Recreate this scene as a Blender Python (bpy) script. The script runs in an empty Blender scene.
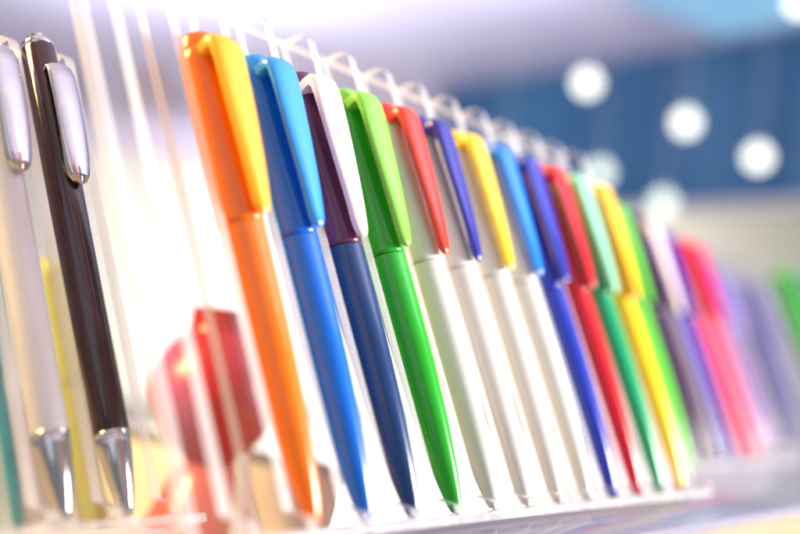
import bpy, bmesh, math, random
from mathutils import Vector, Matrix
random.seed(7)
PI = math.pi
S = bpy.context.scene
C = S.collection
LEAN = math.radians(-25)            # the racks lean back 25 degrees
TILT = Matrix.Rotation(LEAN, 4, 'X')
MM = 0.001

# ------------------------------------------------------------------ materials
def new_mat(name):
    m = bpy.data.materials.new(name); m.use_nodes = True
    nt = m.node_tree
    for n in list(nt.nodes): nt.nodes.remove(n)
    out = nt.nodes.new('ShaderNodeOutputMaterial')
    return m, nt, out

def nd(nt, kind, **kw):
    n = nt.nodes.new(kind)
    for k, v in kw.items():
        if k in n.inputs: n.inputs[k].default_value = v
        else: setattr(n, k, v)
    return n

def rgb(r, g, b):                   # from screen values to linear
    f = lambda c: (c/255/12.92) if c/255 <= .04045 else ((c/255+.055)/1.055)**2.4
    return (f(r), f(g), f(b), 1)

def plastic(name, col, rough=.2, sss=.0, var=.10, metallic=0, coat=.25, bump=.05, trans=0.0):
    m, nt, out = new_mat(name)
    tc = nd(nt, 'ShaderNodeTexCoord')
    no = nd(nt, 'ShaderNodeTexNoise'); no.inputs['Scale'].default_value = 60; no.inputs['Detail'].default_value = 5
    nt.links.new(tc.outputs['Object'], no.inputs['Vector'])
    mix = nd(nt, 'ShaderNodeMix'); mix.data_type = 'RGBA'
    a = tuple(c*(1-var) for c in col[:3])+(1,); b = tuple(min(1, c*(1+var)+.004) for c in col[:3])+(1,)
    mix.inputs[6].default_value = a; mix.inputs[7].default_value = b
    nt.links.new(no.outputs['Fac'], mix.inputs[0])
    p = nd(nt, 'ShaderNodeBsdfPrincipled')
    nt.links.new(mix.outputs[2], p.inputs['Base Color'])
    p.inputs['Metallic'].default_value = metallic
    p.inputs['Coat Weight'].default_value = coat; p.inputs['Coat Roughness'].default_value = .05
    if sss:
        p.inputs['Subsurface Weight'].default_value = sss
        p.inputs['Subsurface Radius'].default_value = (.004, .004, .004)
        p.inputs['Subsurface Scale'].default_value = 1
    # fine handling scuffs in the gloss
    n2 = nd(nt, 'ShaderNodeTexNoise'); n2.inputs['Scale'].default_value = 900; n2.inputs['Detail'].default_value = 3
    nt.links.new(tc.outputs['Object'], n2.inputs['Vector'])
    mr = nd(nt, 'ShaderNodeMapRange'); mr.inputs[3].default_value = rough*.75; mr.inputs[4].default_value = rough*1.35
    nt.links.new(n2.outputs['Fac'], mr.inputs[0]); nt.links.new(mr.outputs[0], p.inputs['Roughness'])
    if bump:
        bp = nd(nt, 'ShaderNodeBump'); bp.inputs['Strength'].default_value = bump; bp.inputs['Distance'].default_value = .0002
        nt.links.new(no.outputs['Fac'], bp.inputs['Height']); nt.links.new(bp.outputs[0], p.inputs['Normal'])
    sh = p.outputs[0]
    if trans:                        # thin coloured plastic lets some light through
        tl = nd(nt, 'ShaderNodeBsdfTranslucent'); tl.inputs[0].default_value = tuple(min(1, c*1.3) for c in col[:3])+(1,)
        mx = nd(nt, 'ShaderNodeMixShader'); mx.inputs[0].default_value = trans
        nt.links.new(sh, mx.inputs[1]); nt.links.new(tl.outputs[0], mx.inputs[2]); sh = mx.outputs[0]
    nt.links.new(sh, out.inputs[0])
    return m

def acrylic(name, tint, milk, gloss, milkcol=(.9, .9, .95, 1), rough=.06, dust=True):
    """clear sheet: see-through, glossy by angle, slightly milky, a little dust"""
    m, nt, out = new_mat(name)
    tr = nd(nt, 'ShaderNodeBsdfTransparent'); tr.inputs[0].default_value = tint
    gl = nd(nt, 'ShaderNodeBsdfGlossy'); gl.inputs['Roughness'].default_value = rough
    df = nd(nt, 'ShaderNodeBsdfDiffuse'); df.inputs[0].default_value = milkcol
    tl = nd(nt, 'ShaderNodeBsdfTranslucent'); tl.inputs[0].default_value = milkcol
    a = nd(nt, 'ShaderNodeMixShader'); a.inputs[0].default_value = .5
    nt.links.new(df.outputs[0], a.inputs[1]); nt.links.new(tl.outputs[0], a.inputs[2])
    b = nd(nt, 'ShaderNodeMixShader')
    nt.links.new(tr.outputs[0], b.inputs[1]); nt.links.new(a.outputs[0], b.inputs[2])
    tc = nd(nt, 'ShaderNodeTexCoord')
    if dust:
        no = nd(nt, 'ShaderNodeTexNoise'); no.inputs['Scale'].default_value = 35; no.inputs['Detail'].default_value = 8
        mp = nd(nt, 'ShaderNodeMapping'); mp.inputs['Scale'].default_value = (1, 1, .25)
        nt.links.new(tc.outputs['Object'], mp.inputs[0]); nt.links.new(mp.outputs[0], no.inputs['Vector'])
        mr = nd(nt, 'ShaderNodeMapRange'); mr.inputs[3].default_value = milk*.5; mr.inputs[4].default_value = milk*1.5
        nt.links.new(no.outputs['Fac'], mr.inputs[0]); nt.links.new(mr.outputs[0], b.inputs[0])
    else: b.inputs[0].default_value = milk
    # Schlick reflectance on the outer side of each face only
    lw = nd(nt, 'ShaderNodeLayerWeight'); lw.inputs[0].default_value = .5
    pw = nd(nt, 'ShaderNodeMath'); pw.operation = 'POWER'; pw.inputs[1].default_value = 5
    nt.links.new(lw.outputs['Facing'], pw.inputs[0])
    ma = nd(nt, 'ShaderNodeMath'); ma.operation = 'MULTIPLY_ADD'; ma.inputs[1].default_value = .95; ma.inputs[2].default_value = .045
    nt.links.new(pw.outputs[0], ma.inputs[0])
    ge = nd(nt, 'ShaderNodeNewGeometry')
    ns = nd(nt, 'ShaderNodeTexNoise'); ns.inputs['Scale'].default_value = 260; ns.inputs['Detail'].default_value = 4
    ms = nd(nt, 'ShaderNodeMapping'); ms.inputs['Scale'].default_value = (1, 1, .04); ms.inputs['Rotation'].default_value = (.3, .1, 0)
    nt.links.new(tc.outputs['Object'], ms.inputs[0]); nt.links.new(ms.outputs[0], ns.inputs['Vector'])
    rs_ = nd(nt, 'ShaderNodeMapRange'); rs_.inputs[1].default_value = .35; rs_.inputs[2].default_value = .75
    rs_.inputs[3].default_value = rough*.5; rs_.inputs[4].default_value = rough*3
    nt.links.new(ns.outputs['Fac'], rs_.inputs[0]); nt.links.new(rs_.outputs[0], gl.inputs['Roughness'])
    inv = nd(nt, 'ShaderNodeMath'); inv.operation = 'SUBTRACT'; inv.inputs[0].default_value = gloss
    nt.links.new(ge.outputs['Backfacing'], inv.inputs[1])
    mu = nd(nt, 'ShaderNodeMath'); mu.operation = 'MULTIPLY'; mu.use_clamp = True
    nt.links.new(ma.outputs[0], mu.inputs[0]); nt.links.new(inv.outputs[0], mu.inputs[1])
    c = nd(nt, 'ShaderNodeMixShader')
    nt.links.new(mu.outputs[0], c.inputs[0]); nt.links.new(b.outputs[0], c.inputs[1]); nt.links.new(gl.outputs[0], c.inputs[2])
    nt.links.new(c.outputs[0], out.inputs[0])
    return m

def emitter(name, col, s):
    m, nt, out = new_mat(name)
    e = nd(nt, 'ShaderNodeEmission'); e.inputs[0].default_value = col; e.inputs[1].default_value = s
    nt.links.new(e.outputs[0], out.inputs[0]); return m

def matte(name, c1, c2, scale=3, rough=.6, stretch=(1, 1, 1), bump=.1):
    m, nt, out = new_mat(name)
    tc = nd(nt, 'ShaderNodeTexCoord'); mp = nd(nt, 'ShaderNodeMapping'); mp.inputs['Scale'].default_value = stretch
    no = nd(nt, 'ShaderNodeTexNoise'); no.inputs['Scale'].default_value = scale; no.inputs['Detail'].default_value = 8
    nt.links.new(tc.outputs['Object'], mp.inputs[0]); nt.links.new(mp.outputs[0], no.inputs['Vector'])
    cr = nd(nt, 'ShaderNodeValToRGB'); cr.color_ramp.elements[0].position = .3; cr.color_ramp.elements[1].position = .7
    cr.color_ramp.elements[0].color = c1; cr.color_ramp.elements[1].color = c2
    nt.links.new(no.outputs['Fac'], cr.inputs[0])
    p = nd(nt, 'ShaderNodeBsdfPrincipled'); p.inputs['Roughness'].default_value = rough
    nt.links.new(cr.outputs[0], p.inputs['Base Color'])
    bp = nd(nt, 'ShaderNodeBump'); bp.inputs['Strength'].default_value = bump; bp.inputs['Distance'].default_value = .001
    nt.links.new(no.outputs['Fac'], bp.inputs['Height']); nt.links.new(bp.outputs[0], p.inputs['Normal'])
    nt.links.new(p.outputs[0], out.inputs[0]); return m

# ------------------------------------------------------------------ helpers
def obj(name, bm, mats, parent=None, smooth=False, matrix=None):
    me = bpy.data.meshes.new(name)
    bmesh.ops.recalc_face_normals(bm, faces=bm.faces[:])
    bm.to_mesh(me); bm.free()
    for m in (mats if isinstance(mats, (list, tuple)) else [mats]): me.materials.append(m)
    if smooth:
        for p in me.polygons: p.use_smooth = True
        me.set_sharp_from_angle(angle=math.radians(38))
    o = bpy.data.objects.new(name, me); C.objects.link(o)
    if parent: o.parent = parent
    if matrix is not None: o.matrix_local = matrix
    return o

def thing(name, label, cat, loc=(0, 0, 0), group=None, rot=None):
    o = bpy.data.objects.new(name, None); C.objects.link(o)
    o.empty_display_size = .01
    o.location = loc
    if rot is not None: o.rotation_euler = rot
    tag(o, label, cat, group); return o

def tag(o, label, cat, group=None):
    o['label'] = label; o['category'] = cat
    if group: o['group'] = group
    return o

def dup(root, loc, rot, label, cat=None, group=None):
    def cp(o, par):
        c = o.copy(); C.objects.link(c)
        if par: c.parent = par
        for ch in list(o.children): cp(ch, c)
        return c
    r = cp(root, None); r.location = loc; r.rotation_euler = rot; r['label'] = label
    if cat: r['category'] = cat
    if group: r['group'] = group
    return r

def lathe(bm, prof, seg=40, cx=0, cy=0, caps=True):
    rings = []
    for z, r in prof:
        rings.append([bm.verts.new((cx+r*math.cos(2*PI*k/seg), cy+r*math.sin(2*PI*k/seg), z)) for k in range(seg)])
    for a, b in zip(rings, rings[1:]):
        for k in range(seg): bm.faces.new((a[k], a[(k+1) % seg], b[(k+1) % seg], b[k]))
    if caps: bm.faces.new(rings[0][::-1]); bm.faces.new(rings[-1])
    return bm

def box(bm, x0, x1, y0, y1, z0, z1, bev=0, mi=0, seg=2):
    r = bmesh.ops.create_cube(bm, size=1)
    vs = r['verts']
    for v in vs: v.co = Vector((x0+(v.co.x+.5)*(x1-x0), y0+(v.co.y+.5)*(y1-y0), z0+(v.co.z+.5)*(z1-z0)))
    fs = set(f for v in vs for f in v.link_faces)
    for f in fs: f.material_index = mi
    if bev:
        es = list(set(e for v in vs for e in v.link_edges))
        bmesh.ops.bevel(bm, geom=es, offset=bev, segments=seg, profile=.5, affect='EDGES')
    return bm

def smoothprof(pts, n=6):
    """Catmull-Rom through (z, r) points"""
    out = []
    P = [pts[0]]+list(pts)+[pts[-1]]
    for i in range(1, len(P)-2):
        p0, p1, p2, p3 = P[i-1:i+3]
        for k in range(n):
            t = k/n
            out.append(tuple(.5*((2*p1[j])+(-p0[j]+p2[j])*t+(2*p0[j]-5*p1[j]+4*p2[j]-p3[j])*t*t+(-p0[j]+3*p1[j]-3*p2[j]+p3[j])*t**3) for j in (0, 1)))
    out.append(tuple(pts[-1])); return [(z, max(r, 1e-5)) for z, r in out]

def sweep_clip(bm, path, ns=20):
    """path: (y, z, width, thickness) in mm; a rounded flat tongue, arched across its width"""
    rings = []
    n = len(path)
    for i, (y, z, w, t) in enumerate(path):
        a = path[max(i-1, 0)]; b = path[min(i+1, n-1)]
        T = Vector((0, b[0]-a[0], b[1]-a[1])).normalized()
        N = T.cross(Vector((1, 0, 0))); 
        ring = []
        for k in range(ns):
            u = 2*PI*k/ns; c, s = math.cos(u), math.sin(u)
            e = .55
            px = math.copysign(abs(c)**e, c)*w/2; pn = math.copysign(abs(s)**e, s)*t/2
            arch = -(px/(w/2+1e-6))**2*min(.9, w*.09)
            p = Vector((px, y, z))+N*(pn+arch)
            ring.append(bm.verts.new(p*MM))
        rings.append(ring)
    for a, b in zip(rings, rings[1:]):
        for k in range(ns): bm.faces.new((a[k], a[(k+1) % ns], b[(k+1) % ns], b[k]))
    bm.faces.new(rings[0][::-1]); bm.faces.new(rings[-1])
    return bm

# ------------------------------------------------------------------ colours
K = {
 'orange': plastic('orange plastic', rgb(250, 120, 12), trans=.06),
 'amber': plastic('amber plastic', rgb(255, 184, 28), trans=.06),
 'blue': plastic('bright blue plastic', rgb(6, 104, 216), trans=.08),
 'sky': plastic('sky blue plastic', rgb(42, 152, 246), trans=.06),
 'navy': plastic('dark navy plastic', rgb(22, 56, 104)),
 'plum': plastic('plum plastic', rgb(96, 38, 74)),
 'blush': plastic('blush white plastic', rgb(240, 216, 212)),
 'green': plastic('leaf green plastic', rgb(34, 166, 34), trans=.06),
 'lime': plastic('lime green plastic', rgb(132, 210, 72), trans=.06),
 'white': plastic('white plastic', rgb(206, 204, 198), coat=.3, var=.03),
 'red': plastic('red plastic', rgb(232, 58, 40), trans=.06),
 'indigo': plastic('indigo blue plastic', rgb(34, 40, 150), trans=.05),
 'yellow': plastic('yellow plastic', rgb(255, 206, 36), trans=.06),
 'azure': plastic('azure plastic', rgb(24, 128, 232), trans=.08),
 'royal': plastic('royal blue plastic', rgb(28, 50, 166), trans=.05),
 'crimson': plastic('crimson plastic', rgb(206, 20, 34), trans=.06),
 'emerald': plastic('emerald plastic', rgb(8, 158, 104), trans=.06),
 'mint': plastic('pale mint plastic', rgb(150, 224, 190), trans=.2),
 'gold': plastic('golden yellow plastic', rgb(250, 196, 20), trans=.06),
 'leaf': plastic('yellow green plastic', rgb(96, 196, 62), trans=.06),
 'aubergine': plastic('aubergine plastic', rgb(50, 22, 66)),
 'grey': plastic('warm grey plastic', rgb(124, 108, 128)),
 'periwinkle': plastic('periwinkle plastic', rgb(40, 62, 176), trans=.06),
 'magenta': plastic('magenta pink plastic', rgb(214, 14, 100), trans=.06),
 'tan': plastic('dusty rose plastic', rgb(150, 104, 110)),
 'lavender': plastic('lavender plastic', rgb(100, 86, 186), trans=.06),
 'teal': plastic('teal plastic', rgb(0, 156, 172), trans=.06),
 'citron': plastic('citron plastic', rgb(186, 190, 110), trans=.2),
 'black': plastic('black lacquer with warm glow tint', rgb(44, 14, 24), rough=.13, coat=.6, bump=.02),  # reddish tint: a warm glow put into the black barrel's colour
 'pearl': plastic('pearl white lacquer', rgb(222, 220, 226), rough=.2, coat=.5, var=.03),
 'chrome': plastic('chrome', (.60, .60, .63, 1), rough=.10, metallic=1, coat=0, var=.03, bump=.02),
 'darkring': plastic('dark metal ring', (.12, .12, .14, 1), rough=.2, metallic=1, coat=0),
}
FACE = acrylic('clear acrylic sheet', (.975, .975, .985, 1), .008, 1.1, milkcol=(.95, .92, .97, 1))
EDGE = acrylic('polished acrylic edge', (.90, .91, .94, 1), .5, 1.3, milkcol=(.97, .96, .98, 1), rough=.15)

# ------------------------------------------------------------------ promotional plastic pen
BODY = smoothprof([(0, .5), (.35, 1.25), (1.2, 1.85), (4, 2.5), (9, 3.3), (17, 4.2), (30, 5.15), (45, 5.8), (60, 6.15), (81, 6.35)], 8)
UPPER = [(81.4, 5.95), (81.8, 6.35), (82.4, 6.5)]+[(z, 6.5-.5*((z-83)/52)**2) for z in range(84, 135, 3)]+[(134.6, 5.95), (135.3, 5.5)]
PATH_WIDE = [(-4.0, 133.9, 10.2, 5.0), (-6.4, 134.3, 11.4, 5.0), (-8.4, 134.4, 11.8, 4.8), (-9.9, 133.6, 12.0, 4.0), (-10.8, 131.4, 12.0, 3.0),
             (-11.05, 128, 12.0, 2.5), (-11.0, 120, 11.5, 2.2), (-10.8, 110, 10.3, 2.1), (-10.4, 100, 8.7, 2.1), (-9.9, 92, 7.2, 2.2),
             (-9.4, 87, 6.2, 2.3), (-9.2, 84.6, 5.4, 2.3), (-9.1, 83.0, 4.2, 2.0), (-9.1, 82.1, 2.6, 1.4), (-9.1, 81.8, .8, .5)]

def refine(path, n=4):
    out = []
    for a, b in zip(path, path[1:]):
        for k in range(n):
            t = k/n; out.append(tuple(a[j]+(b[j]-a[j])*t for j in range(4)))
    out.append(path[-1]); return out

def plastic_pen(label, loc, rot, body, upper, clip, button, group, narrow=False, joint=False, slim=False):
    t = thing('ballpoint_pen', label, 'pen', loc, group, rot)
    b = bmesh.new(); sc = .93 if slim else 1
    prof = [(z*MM, r*sc*MM) for z, r in BODY]
    if joint:      # grip seam
        prof = []
        for z, r in BODY:
            prof.append((z*MM, r*sc*MM))
        prof = [p for p in prof if not .0335 < p[0] < .037]
        prof += [(.0338, .00533*sc), (.0341, .0050*sc), (.0346, .0050*sc), (.0349, .0054*sc)]
        prof.sort()
    lathe(b, prof); obj('barrel', b, K[body], t, True)
    b = bmesh.new(); lathe(b, [(z*MM, r*sc*MM) for z, r in UPPER]); obj('cap_section', b, K[upper], t, True)
    b = bmesh.new(); lathe(b, [(-.0007, .00035), (-.0005, .0005), (.0006, .0006)], 20); obj('nib', b, K['chrome'], t, True)
    b = bmesh.new()
    lathe(b, [(.1350, .0050), (.1355, .0054), (.1388, .0053), (.1399, .0049), (.1404, .0042), (.1406, .0012)], 28)
    obj('push_button', b, K[button], t, True)
    b = bmesh.new()
    path = refine(PATH_WIDE, 4)
    if narrow: path = [(y, z, w*.92, th) for y, z, w, th in path]
    sweep_clip(b, path); obj('clip', b, K[clip], t, True)
    return t

# ------------------------------------------------------------------ acrylic rack built on its own leaning frame
PITCH = .02183
FR = {}
def fin_mesh(yb, yf, z0, z1, th=.0040, r=.005):
    """divider sheet in the YZ plane with a rounded front top corner"""
    bm = bmesh.new()
    out = [(yb, z0), (-.0078, z0), (-.0078, z0+.0022), (yf, z0+.0060), (yf, z1-r)]
    for k in range(1, 7):
        a = k/6*PI/2; out.append((yf+r-r*math.cos(a), z1-r+r*math.sin(a)))
    out.append((yb, z1))
    L = [bm.verts.new((-th/2, y, z)) for y, z in out]; R_ = [bm.verts.new((th/2, y, z)) for y, z in out]
    bm.faces.new(L[::-1]).material_index = 0; bm.faces.new(R_).material_index = 0
    n = len(out)
    for k in range(n):
        f = bm.faces.new((L[k], L[(k+1) % n], R_[(k+1) % n], R_[k])); f.material_index = 1
    return bm

def sheet(x0, x1, y0, y1, z0, z1, big):
    """a cuboid of acrylic: the two faces across axis `big` are clear, the rest are edges"""
    bm = bmesh.new(); box(bm, x0, x1, y0, y1, z0, z1, .0003, seg=1)
    bm.normal_update()
    for f in bm.faces: f.material_index = 0 if abs(f.normal[big]) > .9 else 1
    return bm

def rack(label, origin, nslots, first, yb=.0095, yf=-.0015, ztop=.161, pitch=PITCH, x_over=(0, 0), group=None, back_top=.003):
    """origin: world point of pen tip 0; dividers at (k-.5)*pitch for k = first .. nslots"""
    t = thing('acrylic_pen_rack', label, 'pen rack', origin, group, (LEAN, 0, 0))
    xs = [(k-.5)*pitch for k in range(first, nslots+1)]
    x0, x1 = xs[0]-.0021-x_over[0], xs[-1]+.0021+x_over[1]
    obj('back_panel', sheet(xs[0]-.0021, xs[-1]+.0021, yb, yb+.003, -.0045, ztop+back_top, 1), [FACE, EDGE], t)
    fm = None
    for x in xs:
        if fm is None:
            o = obj('divider', fin_mesh(yb-.0001, yf, -.0015, ztop), [FACE, EDGE], t); fm = o; o.location = (x, 0, 0)
        else:
            o = fm.copy(); C.objects.link(o); o.parent = t; o.location = (x, 0, 0)
    obj('bottom_ledge', sheet(x0, x1, -.0065, yb-.0001, -.0045, -.0018, 2), [FACE, EDGE], t)
    return t

def W(x, y, z): return TILT @ Vector((x, y, z))

# ---- main rack
rack('long clear acrylic pen rack holding the near row of bright plastic pens', (0, 0, 0), 12, -1, x_over=(0, .002))
FW = [
 ('glossy orange plastic pen with an amber yellow clip, nearest in the long rack', 'orange', 'orange', 'amber', 'orange'),
 ('bright blue plastic pen with sky blue clip, between orange and dark navy pens', 'blue', 'blue', 'sky', 'sky'),
 ('dark navy pen with plum cap section and a pale blush white clip', 'navy', 'plum', 'blush', 'plum'),
 ('leaf green plastic pen with a lighter lime green clip', 'green', 'green', 'lime', 'lime'),
 ('white plastic pen with an orange red clip and red push button', 'white', 'white', 'red', 'red'),
 ('white plastic pen with an indigo blue clip and dark blue push button', 'white', 'white', 'indigo', 'indigo'),
 ('white plastic pen with a yellow clip and yellow push button', 'white', 'white', 'yellow', 'yellow'),
 ('white plastic pen with an azure blue clip, last white one before the royal blue pen', 'white', 'white', 'azure', 'azure'),
 ('all royal blue plastic pen between the last white pen and the crimson pen', 'royal', 'royal', 'royal', 'royal'),
 ('all crimson red plastic pen between royal blue and emerald green pens', 'crimson', 'crimson', 'crimson', 'crimson'),
 ('emerald green plastic pen with pale mint clip beside the crimson pen', 'emerald', 'emerald', 'mint', 'emerald'),
 ('golden yellow plastic pen with amber clip, last in the long acrylic rack', 'gold', 'gold', 'amber', 'amber'),
]
for i, (lab, b, u, c, k) in enumerate(FW):
    a = random.uniform(-.06, .06)
    dx = random.uniform(-.0006, .0006)
    p = plastic_pen(lab, W(i*PITCH+dx, 0, random.uniform(0, .0008)), None, b, u, c, k, 'pens in the long acrylic rack',
                    narrow=(4 <= i <= 7), joint=(i >= 8))
    p.rotation_euler = (TILT.to_3x3() @ Matrix.Rotation(random.uniform(-.010, .010), 3, 'Y') @ Matrix.Rotation(a, 3, 'Z')).to_euler()

# ---- second row, set back further along the same platform
R2 = [
 ('yellow green plastic pen with a pale clip, first of the short set-back row', (.316, .027), 'leaf', 'leaf', 'leaf'),
 ('dark aubergine pen behind the golden yellow pen in the set-back row', (.352, .034), 'aubergine', 'aubergine', 'aubergine'),
 ('warm grey plastic pen with blush white clip in the set-back row', (.383, .038), 'grey', 'grey', 'blush'),
 ('periwinkle blue plastic pen beside the magenta pen', (.416, .044), 'periwinkle', 'periwinkle', 'royal'),
 ('magenta pink plastic pen with crimson clip, mirrored in the glossy platform', (.453, .047), 'magenta', 'magenta', 'crimson'),
 ('crimson red plastic pen close behind the magenta one', (.476, .047), 'crimson', 'crimson', 'magenta'),
 ('dusty rose plastic pen at the right end of the set-back row', (.505, .057), 'tan', 'tan', 'tan'),
]
for lab, (x, y), b, u, c in R2:
    p = plastic_pen(lab, (x, y, .0035), (LEAN, 0, 0), b, u, c, u, 'pens in the short set-back rack')
rack('short clear acrylic rack with aubergine, grey and magenta pens, set back on the platform', (.331, .040, .0035), 8, 0, pitch=.0236, ztop=.135, back_top=.002)

# ---- third row, far right
R3 = [
 ('lavender pen just right of the set-back rack, out of focus', (.560, .075), 'lavender', 'lavender', 'periwinkle'),
 ('periwinkle blue pen between lavender and dusty rose ones in the farthest rack', (.596, .083), 'periwinkle', 'periwinkle', 'lavender'),
 ('aubergine pen in the farthest rack, behind the dusty rose pens', (.632, .092), 'aubergine', 'aubergine', 'grey'),
 ('royal blue pen behind the lavender one, just right of the magenta pen', (.600, .125), 'royal', 'royal', 'periwinkle'),
 ('magenta pen in the back line of the farthest rack', (.645, .135), 'magenta', 'magenta', 'magenta'),
 ('azure pen in the back line of the farthest rack', (.690, .142), 'azure', 'azure', 'azure'),
 ('indigo pen in the back line of the farthest rack', (.735, .150), 'indigo', 'indigo', 'indigo'),
 ('second azure pen in the back line, nearer the right edge', (.775, .155), 'azure', 'periwinkle', 'azure'),
 ('indigo pen tucked between lavender and periwinkle pens in the farthest rack', (.578, .079), 'indigo', 'indigo', 'indigo'),
 ('crimson pen with aubergine clip in the farthest rack', (.614, .088), 'crimson', 'crimson', 'aubergine'),
 ('azure pen in the front line of the farthest rack', (.650, .097), 'azure', 'azure', 'azure'),
 ('aubergine pen with lavender clip in the farthest rack', (.687, .103), 'aubergine', 'aubergine', 'lavender'),
 ('dusty rose pen with tan clip, far out of focus at right', (.668, .100), 'tan', 'tan', 'tan'),
 ('periwinkle pen with azure clip, far out of focus at right', (.705, .105), 'periwinkle', 'periwinkle', 'azure'),
 ('grey lavender pen in the farthest rack between periwinkle and lavender ones', (.742, .110), 'lavender', 'grey', 'grey'),
 ('lavender pen in the farthest rack at the right edge', (.79, .112), 'lavender', 'lavender', 'lavender'),
]
for lab, (x, y), b, u, c in R3:
    plastic_pen(lab, (x, y, .0035), (LEAN, 0, 0), b, u, c, u, 'pens in the farthest rack')
plastic_pen('bright green pen standing before the farthest rack, cut by the right edge', (.706, .060, .012), (LEAN, 0, 0), 'green', 'green', 'leaf', 'leaf', 'pens in the farthest rack')
plastic_pen('royal blue pen right of the bright green one, cut by the right edge', (.738, .057, .012), (LEAN, 0, 0), 'royal', 'royal', 'royal', 'royal', 'pens in the farthest rack')
rack('clear acrylic rack with lavender and periwinkle pens, farthest away at right', (.560, .090, .0035), 8, 0, pitch=.036, ztop=.165)

# ---- left rack with the two metal pens
LX = .001; LP = Vector((-.0042, .0597, .0201))       # rack-frame position of the black pen's tip
def metal_pen(label, loc, body, group):
    t = thing('metal_pen', label, 'pen', loc, group, (LEAN, 0, 0))
    b = bmesh.new(); lathe(b, [(.0222, .0049), (.0228, .0051), (.06, .00525), (.09, .0054), (.1435, .0054), (.1445, .0051)]); obj('barrel', b, K[body], t, True)
    b = bmesh.new()
    lathe(b, [(0, .0010), (.0006, .0017), (.0016, .0021), (.004, .0026), (.009, .0036), (.0145, .0044), (.0190, .0049), (.0218, .0050), (.0222, .0048)]); obj('tip_cone', b, K['chrome'], t, True)
    b = bmesh.new(); lathe(b, [(.0218, .0050), (.0222, .0053), (.0228, .0053), (.0232, .0050)]); obj('ring', b, K['chrome'], t, True)
    b = bmesh.new(); lathe(b, [(.1443, .0046), (.1448, .0049), (.1462, .0049), (.1468, .0045), (.1474, .0026), (.1490, .0026), (.1494, .0020)]); obj('push_button', b, K['chrome'], t, True)
    path = [(-3.5, 134.5, 7.0, 1.4), (-6.4, 135.2, 8.8, 1.6), (-8.2, 134.2, 9.8, 1.8), (-8.9, 131.5, 10.3, 1.8), (-9.2, 123, 10.3, 1.7), (-9.0, 113, 9.9, 1.8),
            (-8.4, 105, 9.3, 2.2), (-7.7, 100.5, 8.4, 2.9), (-7.3, 98.0, 7.0, 3.1), (-7.1, 96.5, 4.8, 2.4), (-7.1, 95.8, 1.8, 1.2)]
    b = bmesh.new(); sweep_clip(b, refine(path, 4)); obj('clip', b, K['chrome'] , t, True)
    for ch in t.children:
        for v_ in ch.data.vertices: v_.co.z *= 1.035
    return t
LW = TILT @ LP
mp_ = metal_pen('glossy black metal pen with chrome clip and silver tip cone', LW, 'black', 'metal pens in the left rack')
LW2 = TILT @ (LP+Vector((-.0215, 0, 0)))
metal_pen('pearl white metal pen with chrome clip and silver tip cone, left of the black pen', LW2, 'pearl', 'metal pens in the left rack')
rack('small clear acrylic rack at left holding the black and white metal pens', LW, 1, -2, pitch=.0215, ztop=.152, x_over=(0, .011))

# pens of a farther display behind the left rack
plastic_pen('teal pen far behind the white metal pen at the left edge', (.080, .209, -.0565), (LEAN, 0, 0), 'teal', 'teal', 'teal', 'teal', 'coloured pens behind the left rack')
plastic_pen('citron yellow pen seen between the white and black metal pens, beside the teal ones', (.104, .187, -.0565), (LEAN, 0, 0), 'citron', 'citron', 'citron', 'citron', 'coloured pens behind the left rack')
plastic_pen('second teal pen at the very left edge, behind the left rack', (.064, .216, -.0565), (LEAN, 0, 0), 'teal', 'teal', 'teal', 'teal', 'coloured pens behind the left rack')
rack('low clear rack on the table behind the left rack, holding teal and citron pens', (.070, .200, -.0545), 3, 0, pitch=.024, ztop=.10)
# riser that carries the left rack
bm = bmesh.new(); box(bm, -.05, .026, -.016, .016, -.0595, -.0145, .001)
rs = obj('riser_block', bm, matte('frosted white block', rgb(214, 212, 222), rgb(226, 224, 232), 20, .3), None, True)
rs.location = (LW.x, LW.y+.006, 0); tag(rs, 'white block under the small left rack of metal pens', 'riser')

# ------------------------------------------------------------------ platform, table
glossw = plastic('glossy white acrylic platform', rgb(142, 140, 156), rough=.10, coat=.25, var=.02, bump=.0)
pt = thing('display_platform', 'glossy white platform sheet on a white board with tan front trim, under the pen racks', 'platform', (0, 0, 0))
def slab(pts, z0, z1):
    bm = bmesh.new()
    a = [bm.verts.new((x, y, z0)) for x, y in pts]; b = [bm.verts.new((x, y, z1)) for x, y in pts]
    bm.faces.new(a[::-1]); bm.faces.new(b)
    for k in range(len(pts)): bm.faces.new((a[k], a[(k+1) % len(pts)], b[(k+1) % len(pts)], b[k]))
    bmesh.ops.bevel(bm, geom=bm.edges[:], offset=.0007, segments=2, profile=.5, affect='EDGES')
    return bm
bm = slab([(-.004, -.0305), (1.3, -.0305), (1.3, .30), (.185, .30), (.172, .115), (.10, .07), (.03, .018), (-.004, .018)], -.0085, -.0050); obj('top_sheet', bm, glossw, pt, True)
wood = matte('tan board', rgb(132, 112, 84), rgb(156, 134, 104), 6, .45, (1, 8, 8))
pale = matte('white laminate board', rgb(240, 236, 230), rgb(248, 245, 240), 6, .35)
bm = slab([(.002, -.020), (1.29, -.020), (1.29, .29), (.188, .29), (.175, .112), (.105, .066), (.034, .014), (.002, .014)], -.0595, -.0087); obj('board', bm, pale, pt, True)
bm = bmesh.new(); box(bm, .002, 1.29, -.0242, -.0203, -.0590, -.0092, .0006); obj('front_trim', bm, wood, pt, True)
cream = matte('cream laminate', rgb(150, 141, 116), rgb(164, 155, 130), 4, .4)
bm = bmesh.new(); box(bm, -1.2, 1.9, -.35, 1.1, -.10, -.06, .004)
o = obj('table', bm, cream, None, True); o['kind'] = 'structure'

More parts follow.
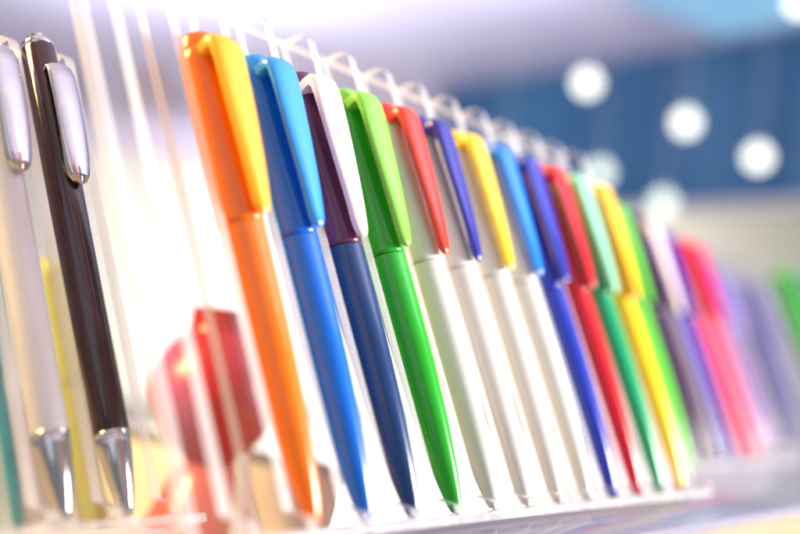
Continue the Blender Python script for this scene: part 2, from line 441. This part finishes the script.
# world-upright side gusset below the first divider of the long rack
bm = bmesh.new()
g = thing('rack_support', 'narrow upright clear acrylic support under the left end of the long rack', 'support', (-.5*PITCH, .0150, 0))
box(bm, -.0010, .0010, .0, .0030, -.058, .016, .0003, seg=1); obj('upright', bm, EDGE, g)
bm = bmesh.new(); box(bm, -.006, .006, -.004, .010, -.0595, -.0582, .0003, seg=1); obj('foot_plate', bm, [EDGE], g)

# red glass vase
m, nt, out = new_mat('red glass')
p = nd(nt, 'ShaderNodeBsdfPrincipled')
p.inputs['Base Color'].default_value = rgb(196, 16, 30); p.inputs['Roughness'].default_value = .32
p.inputs['Transmission Weight'].default_value = .12; p.inputs['Coat Weight'].default_value = .1
nz = nd(nt, 'ShaderNodeTexNoise'); nz.inputs['Scale'].default_value = 25
tc = nd(nt, 'ShaderNodeTexCoord'); nt.links.new(tc.outputs['Object'], nz.inputs['Vector'])
cr = nd(nt, 'ShaderNodeValToRGB'); cr.color_ramp.elements[0].color = rgb(150, 2, 12); cr.color_ramp.elements[1].color = rgb(206, 6, 18)
nt.links.new(nz.outputs['Fac'], cr.inputs[0]); nt.links.new(cr.outputs[0], p.inputs['Base Color']); nt.links.new(p.outputs[0], out.inputs[0])
redglass = m
rosy = plastic('dusty red ceramic', rgb(196, 92, 84), rough=.3)
v = thing('red_vase', 'rounded red glass vase with flat top on a dusty red foot', 'vase', (.132, .163, -.06))
prof = smoothprof([(.052, .010), (.056, .014), (.064, .021), (.076, .0275), (.087, .0275), (.098, .022), (.106, .0150), (.112, .0135), (.116, .0135)], 6)
bm = bmesh.new(); lathe(bm, prof, 48); obj('bowl', bm, redglass, v, True)
prof = smoothprof([(0, .034), (.006, .034), (.018, .027), (.034, .021), (.046, .015), (.0518, .010)], 6)
bm = bmesh.new(); lathe(bm, prof, 48); obj('foot', bm, rosy, v, True)

# ------------------------------------------------------------------ far background
heading = Vector((.8159, .5786, 0)).normalized()
wallm = matte('cream white wall', rgb(236, 230, 212), rgb(246, 242, 230), .9, .8)
bm = bmesh.new(); box(bm, -5, 5, 0, .1, -1.2, 3.0, .01)
o = obj('back_wall', bm, wallm); o['kind'] = 'structure'
o.location = heading*3.6; o.rotation_euler = (0, 0, math.atan2(heading.y, heading.x)-PI/2)
bm = bmesh.new(); box(bm, -3, 5, -3, 5, -.03, 0, 0)
fl = matte('pale floor', rgb(150, 146, 138), rgb(166, 160, 150), 2, .5)
o = obj('floor', bm, fl); o.location = (0, 0, -.95); o['kind'] = 'structure'
can = matte('pale lavender canopy', rgb(206, 202, 242), rgb(220, 216, 248), 1.5, .7)
bm = bmesh.new(); box(bm, -1.0, 3.0, -.6, 3.4, 0, .03, .004)
o = obj('ceiling', bm, can); o.location = (0, 0, .605); o['kind'] = 'structure'

A = Vector((1.81, 1.14, 0)); B = Vector((1.47, .04, 0)); d = (B-A); ln = d.length
fas = thing('blue_fascia', 'long blue hanging fascia board with soft streaks, far out of focus', 'fascia board', (A.x, A.y, .335), None, (0, 0, math.atan2(d.y, d.x)))
bluem = matte('streaked blue board', rgb(34, 88, 140), rgb(64, 120, 166), 14, .45, (1, 1, .2))
bm = bmesh.new(); box(bm, -.10, ln, 0, .05, 0, .268, .003); obj('board', bm, bluem, fas)
bm = bmesh.new(); box(bm, -.10, ln, -.006, .056, -.012, -.0005, .002); obj('lower_trim', bm, K['pearl'], fas)

lampm = emitter('lamp glow', (1.0, 1.0, .88, 1), 2.6)
lampd = emitter('dim lamp glow', (.84, .96, .84, 1), 1.9)
cam_p = Vector((-.2378, -.1864, .0450))
LAMPS = [((2.063, .998, .665), 2.6, 'upper left one'), ((2.195, .820, .600), 2.6, ''), ((2.293, .690, .541), 2.6, ''),
         ((2.371, 1.101, .523), 2.9, ''), ((2.467, .974, .466), 2.9, ''), ((2.236, 1.29, .544), 2.9, ''), ((1.915, .503, .755), 2.2, '')]
LL = ['bright round lamp nearest the top of the blue fascia', 'bright round lamp in the middle of the blue fascia',
      'bright round lamp rightmost on the blue fascia', 'dim round lamp low on the fascia above the green pen',
      'dim round lamp at the lower edge of the fascia', 'dim round lamp half hidden behind the tops of the acrylic dividers',
      'bright round lamp at the top right corner, highest of the lamps']
root = None
for (q, dd, _), lab, br in zip(LAMPS, LL, (1, 1, 1, 0, 0, 0, 1)):
    loc = cam_p+(Vector(q)-cam_p)*(1.58/dd)
    if lab.endswith('highest of the lamps'): loc = cam_p+(Vector(q)-cam_p)*(1.45/dd)
    if not br: loc = cam_p+(Vector(q)-cam_p)*(1.60/dd)
    t = thing('globe_lamp', lab, 'lamp', loc, 'round lamps before the blue fascia')
    bm = bmesh.new(); bmesh.ops.create_uvsphere(bm, u_segments=24, v_segments=14, radius=.0140); obj('globe', bm, lampm if br else lampd, t, True)
    bm = bmesh.new(); lathe(bm, [(.0137, .004), (.019, .004)], 16); obj('socket', bm, K['pearl'], t, True)
    bm = bmesh.new(); lathe(bm, [(.0192, .0004), (.600-loc.z, .0004)], 8); obj('cord', bm, K['pearl'], t)

cy = emitter('cyan light panel', rgb(150, 205, 245), .75)
t = thing('light_panel', 'pale cyan glowing light panel at the top right above the blue fascia', 'light panel', (1.37, .33, .590), None, (0, 0, math.atan2(d.y, d.x)))
bm = bmesh.new(); box(bm, -.22, .30, -.12, .12, 0, .010, .002); obj('diffuser', bm, cy, t)
bm = bmesh.new(); box(bm, -.23, .31, -.13, .13, .0102, .0148, .001); obj('frame', bm, K['pearl'], t)

# ------------------------------------------------------------------ light
def area(name, loc, target, size, power, col=(1, 1, 1)):
    l = bpy.data.lights.new(name, 'AREA'); l.shape = 'DISK'; l.size = size; l.energy = power; l.color = col
    o = bpy.data.objects.new(name, l); C.objects.link(o); o.location = loc
    o.rotation_euler = (Vector(target)-Vector(loc)).to_track_quat('-Z', 'Y').to_euler()
    return o
area('key_lamp', (.72, -.78, .25), (.16, .02, .07), .30, 25, (1, .97, .93))
area('fill_lamp', (-.65, -.25, .45), (.1, .05, .06), .6, .5, (.94, .94, 1))
area('added_warm_light', (-.30, .42, .40), (.0, .08, .08), .22, 8.0, (1, .68, .26))  # unseen warm light, added for golden highlights on the left metal pens
area('added_wall_light', (2.3, 1.6, .2), (3.1, 2.2, .2), 1.0, 22, (1, .98, .94))  # unseen light, added to brighten the back wall
area('added_uplight_left', (1.0, 1.15, .30), (1.15, 1.35, .6), .3, 3.2, (1, 1, 1))  # added uplight out of view, makes the white glow at the ceiling's left
area('added_uplight_top', (1.15, .72, .38), (1.25, .78, .6), .15, .7, (1, 1, 1))  # second added uplight, for the soft glow at top centre
area('added_canopy_light', (1.0, .6, .0), (1.3, .9, .6), 1.0, .7, (.88, .86, 1))  # unseen lavender light added below the canopy to lift its tone

wd = bpy.data.worlds.new('World'); S.world = wd; wd.use_nodes = True
bg = wd.node_tree.nodes['Background']; bg.inputs[0].default_value = (.93, .94, 1, 1); bg.inputs[1].default_value = .24

# ------------------------------------------------------------------ camera
cd = bpy.data.cameras.new('camera'); co = bpy.data.objects.new('camera', cd); C.objects.link(co)
M = Matrix(((.57013, -.11379, -.81363), (-.81585, .03807, -.57701), (.09664, .99277, -.07113))).to_4x4()
M.translation = cam_p
co.matrix_world = M
cd.lens = 54; cd.sensor_width = 36; cd.clip_start = .01; cd.clip_end = 50
cd.dof.use_dof = True; cd.dof.focus_distance = .365; cd.dof.aperture_fstop = 3.9
S.camera = co
S.render.resolution_x = 1024; S.render.resolution_y = 684
S.render.engine = 'CYCLES'
S.cycles.transparent_max_bounces = 40; S.cycles.max_bounces = 12
S.view_settings.view_transform = 'Standard'; S.view_settings.look = 'None'
S.view_settings.exposure = 0.26; S.view_settings.gamma = 1
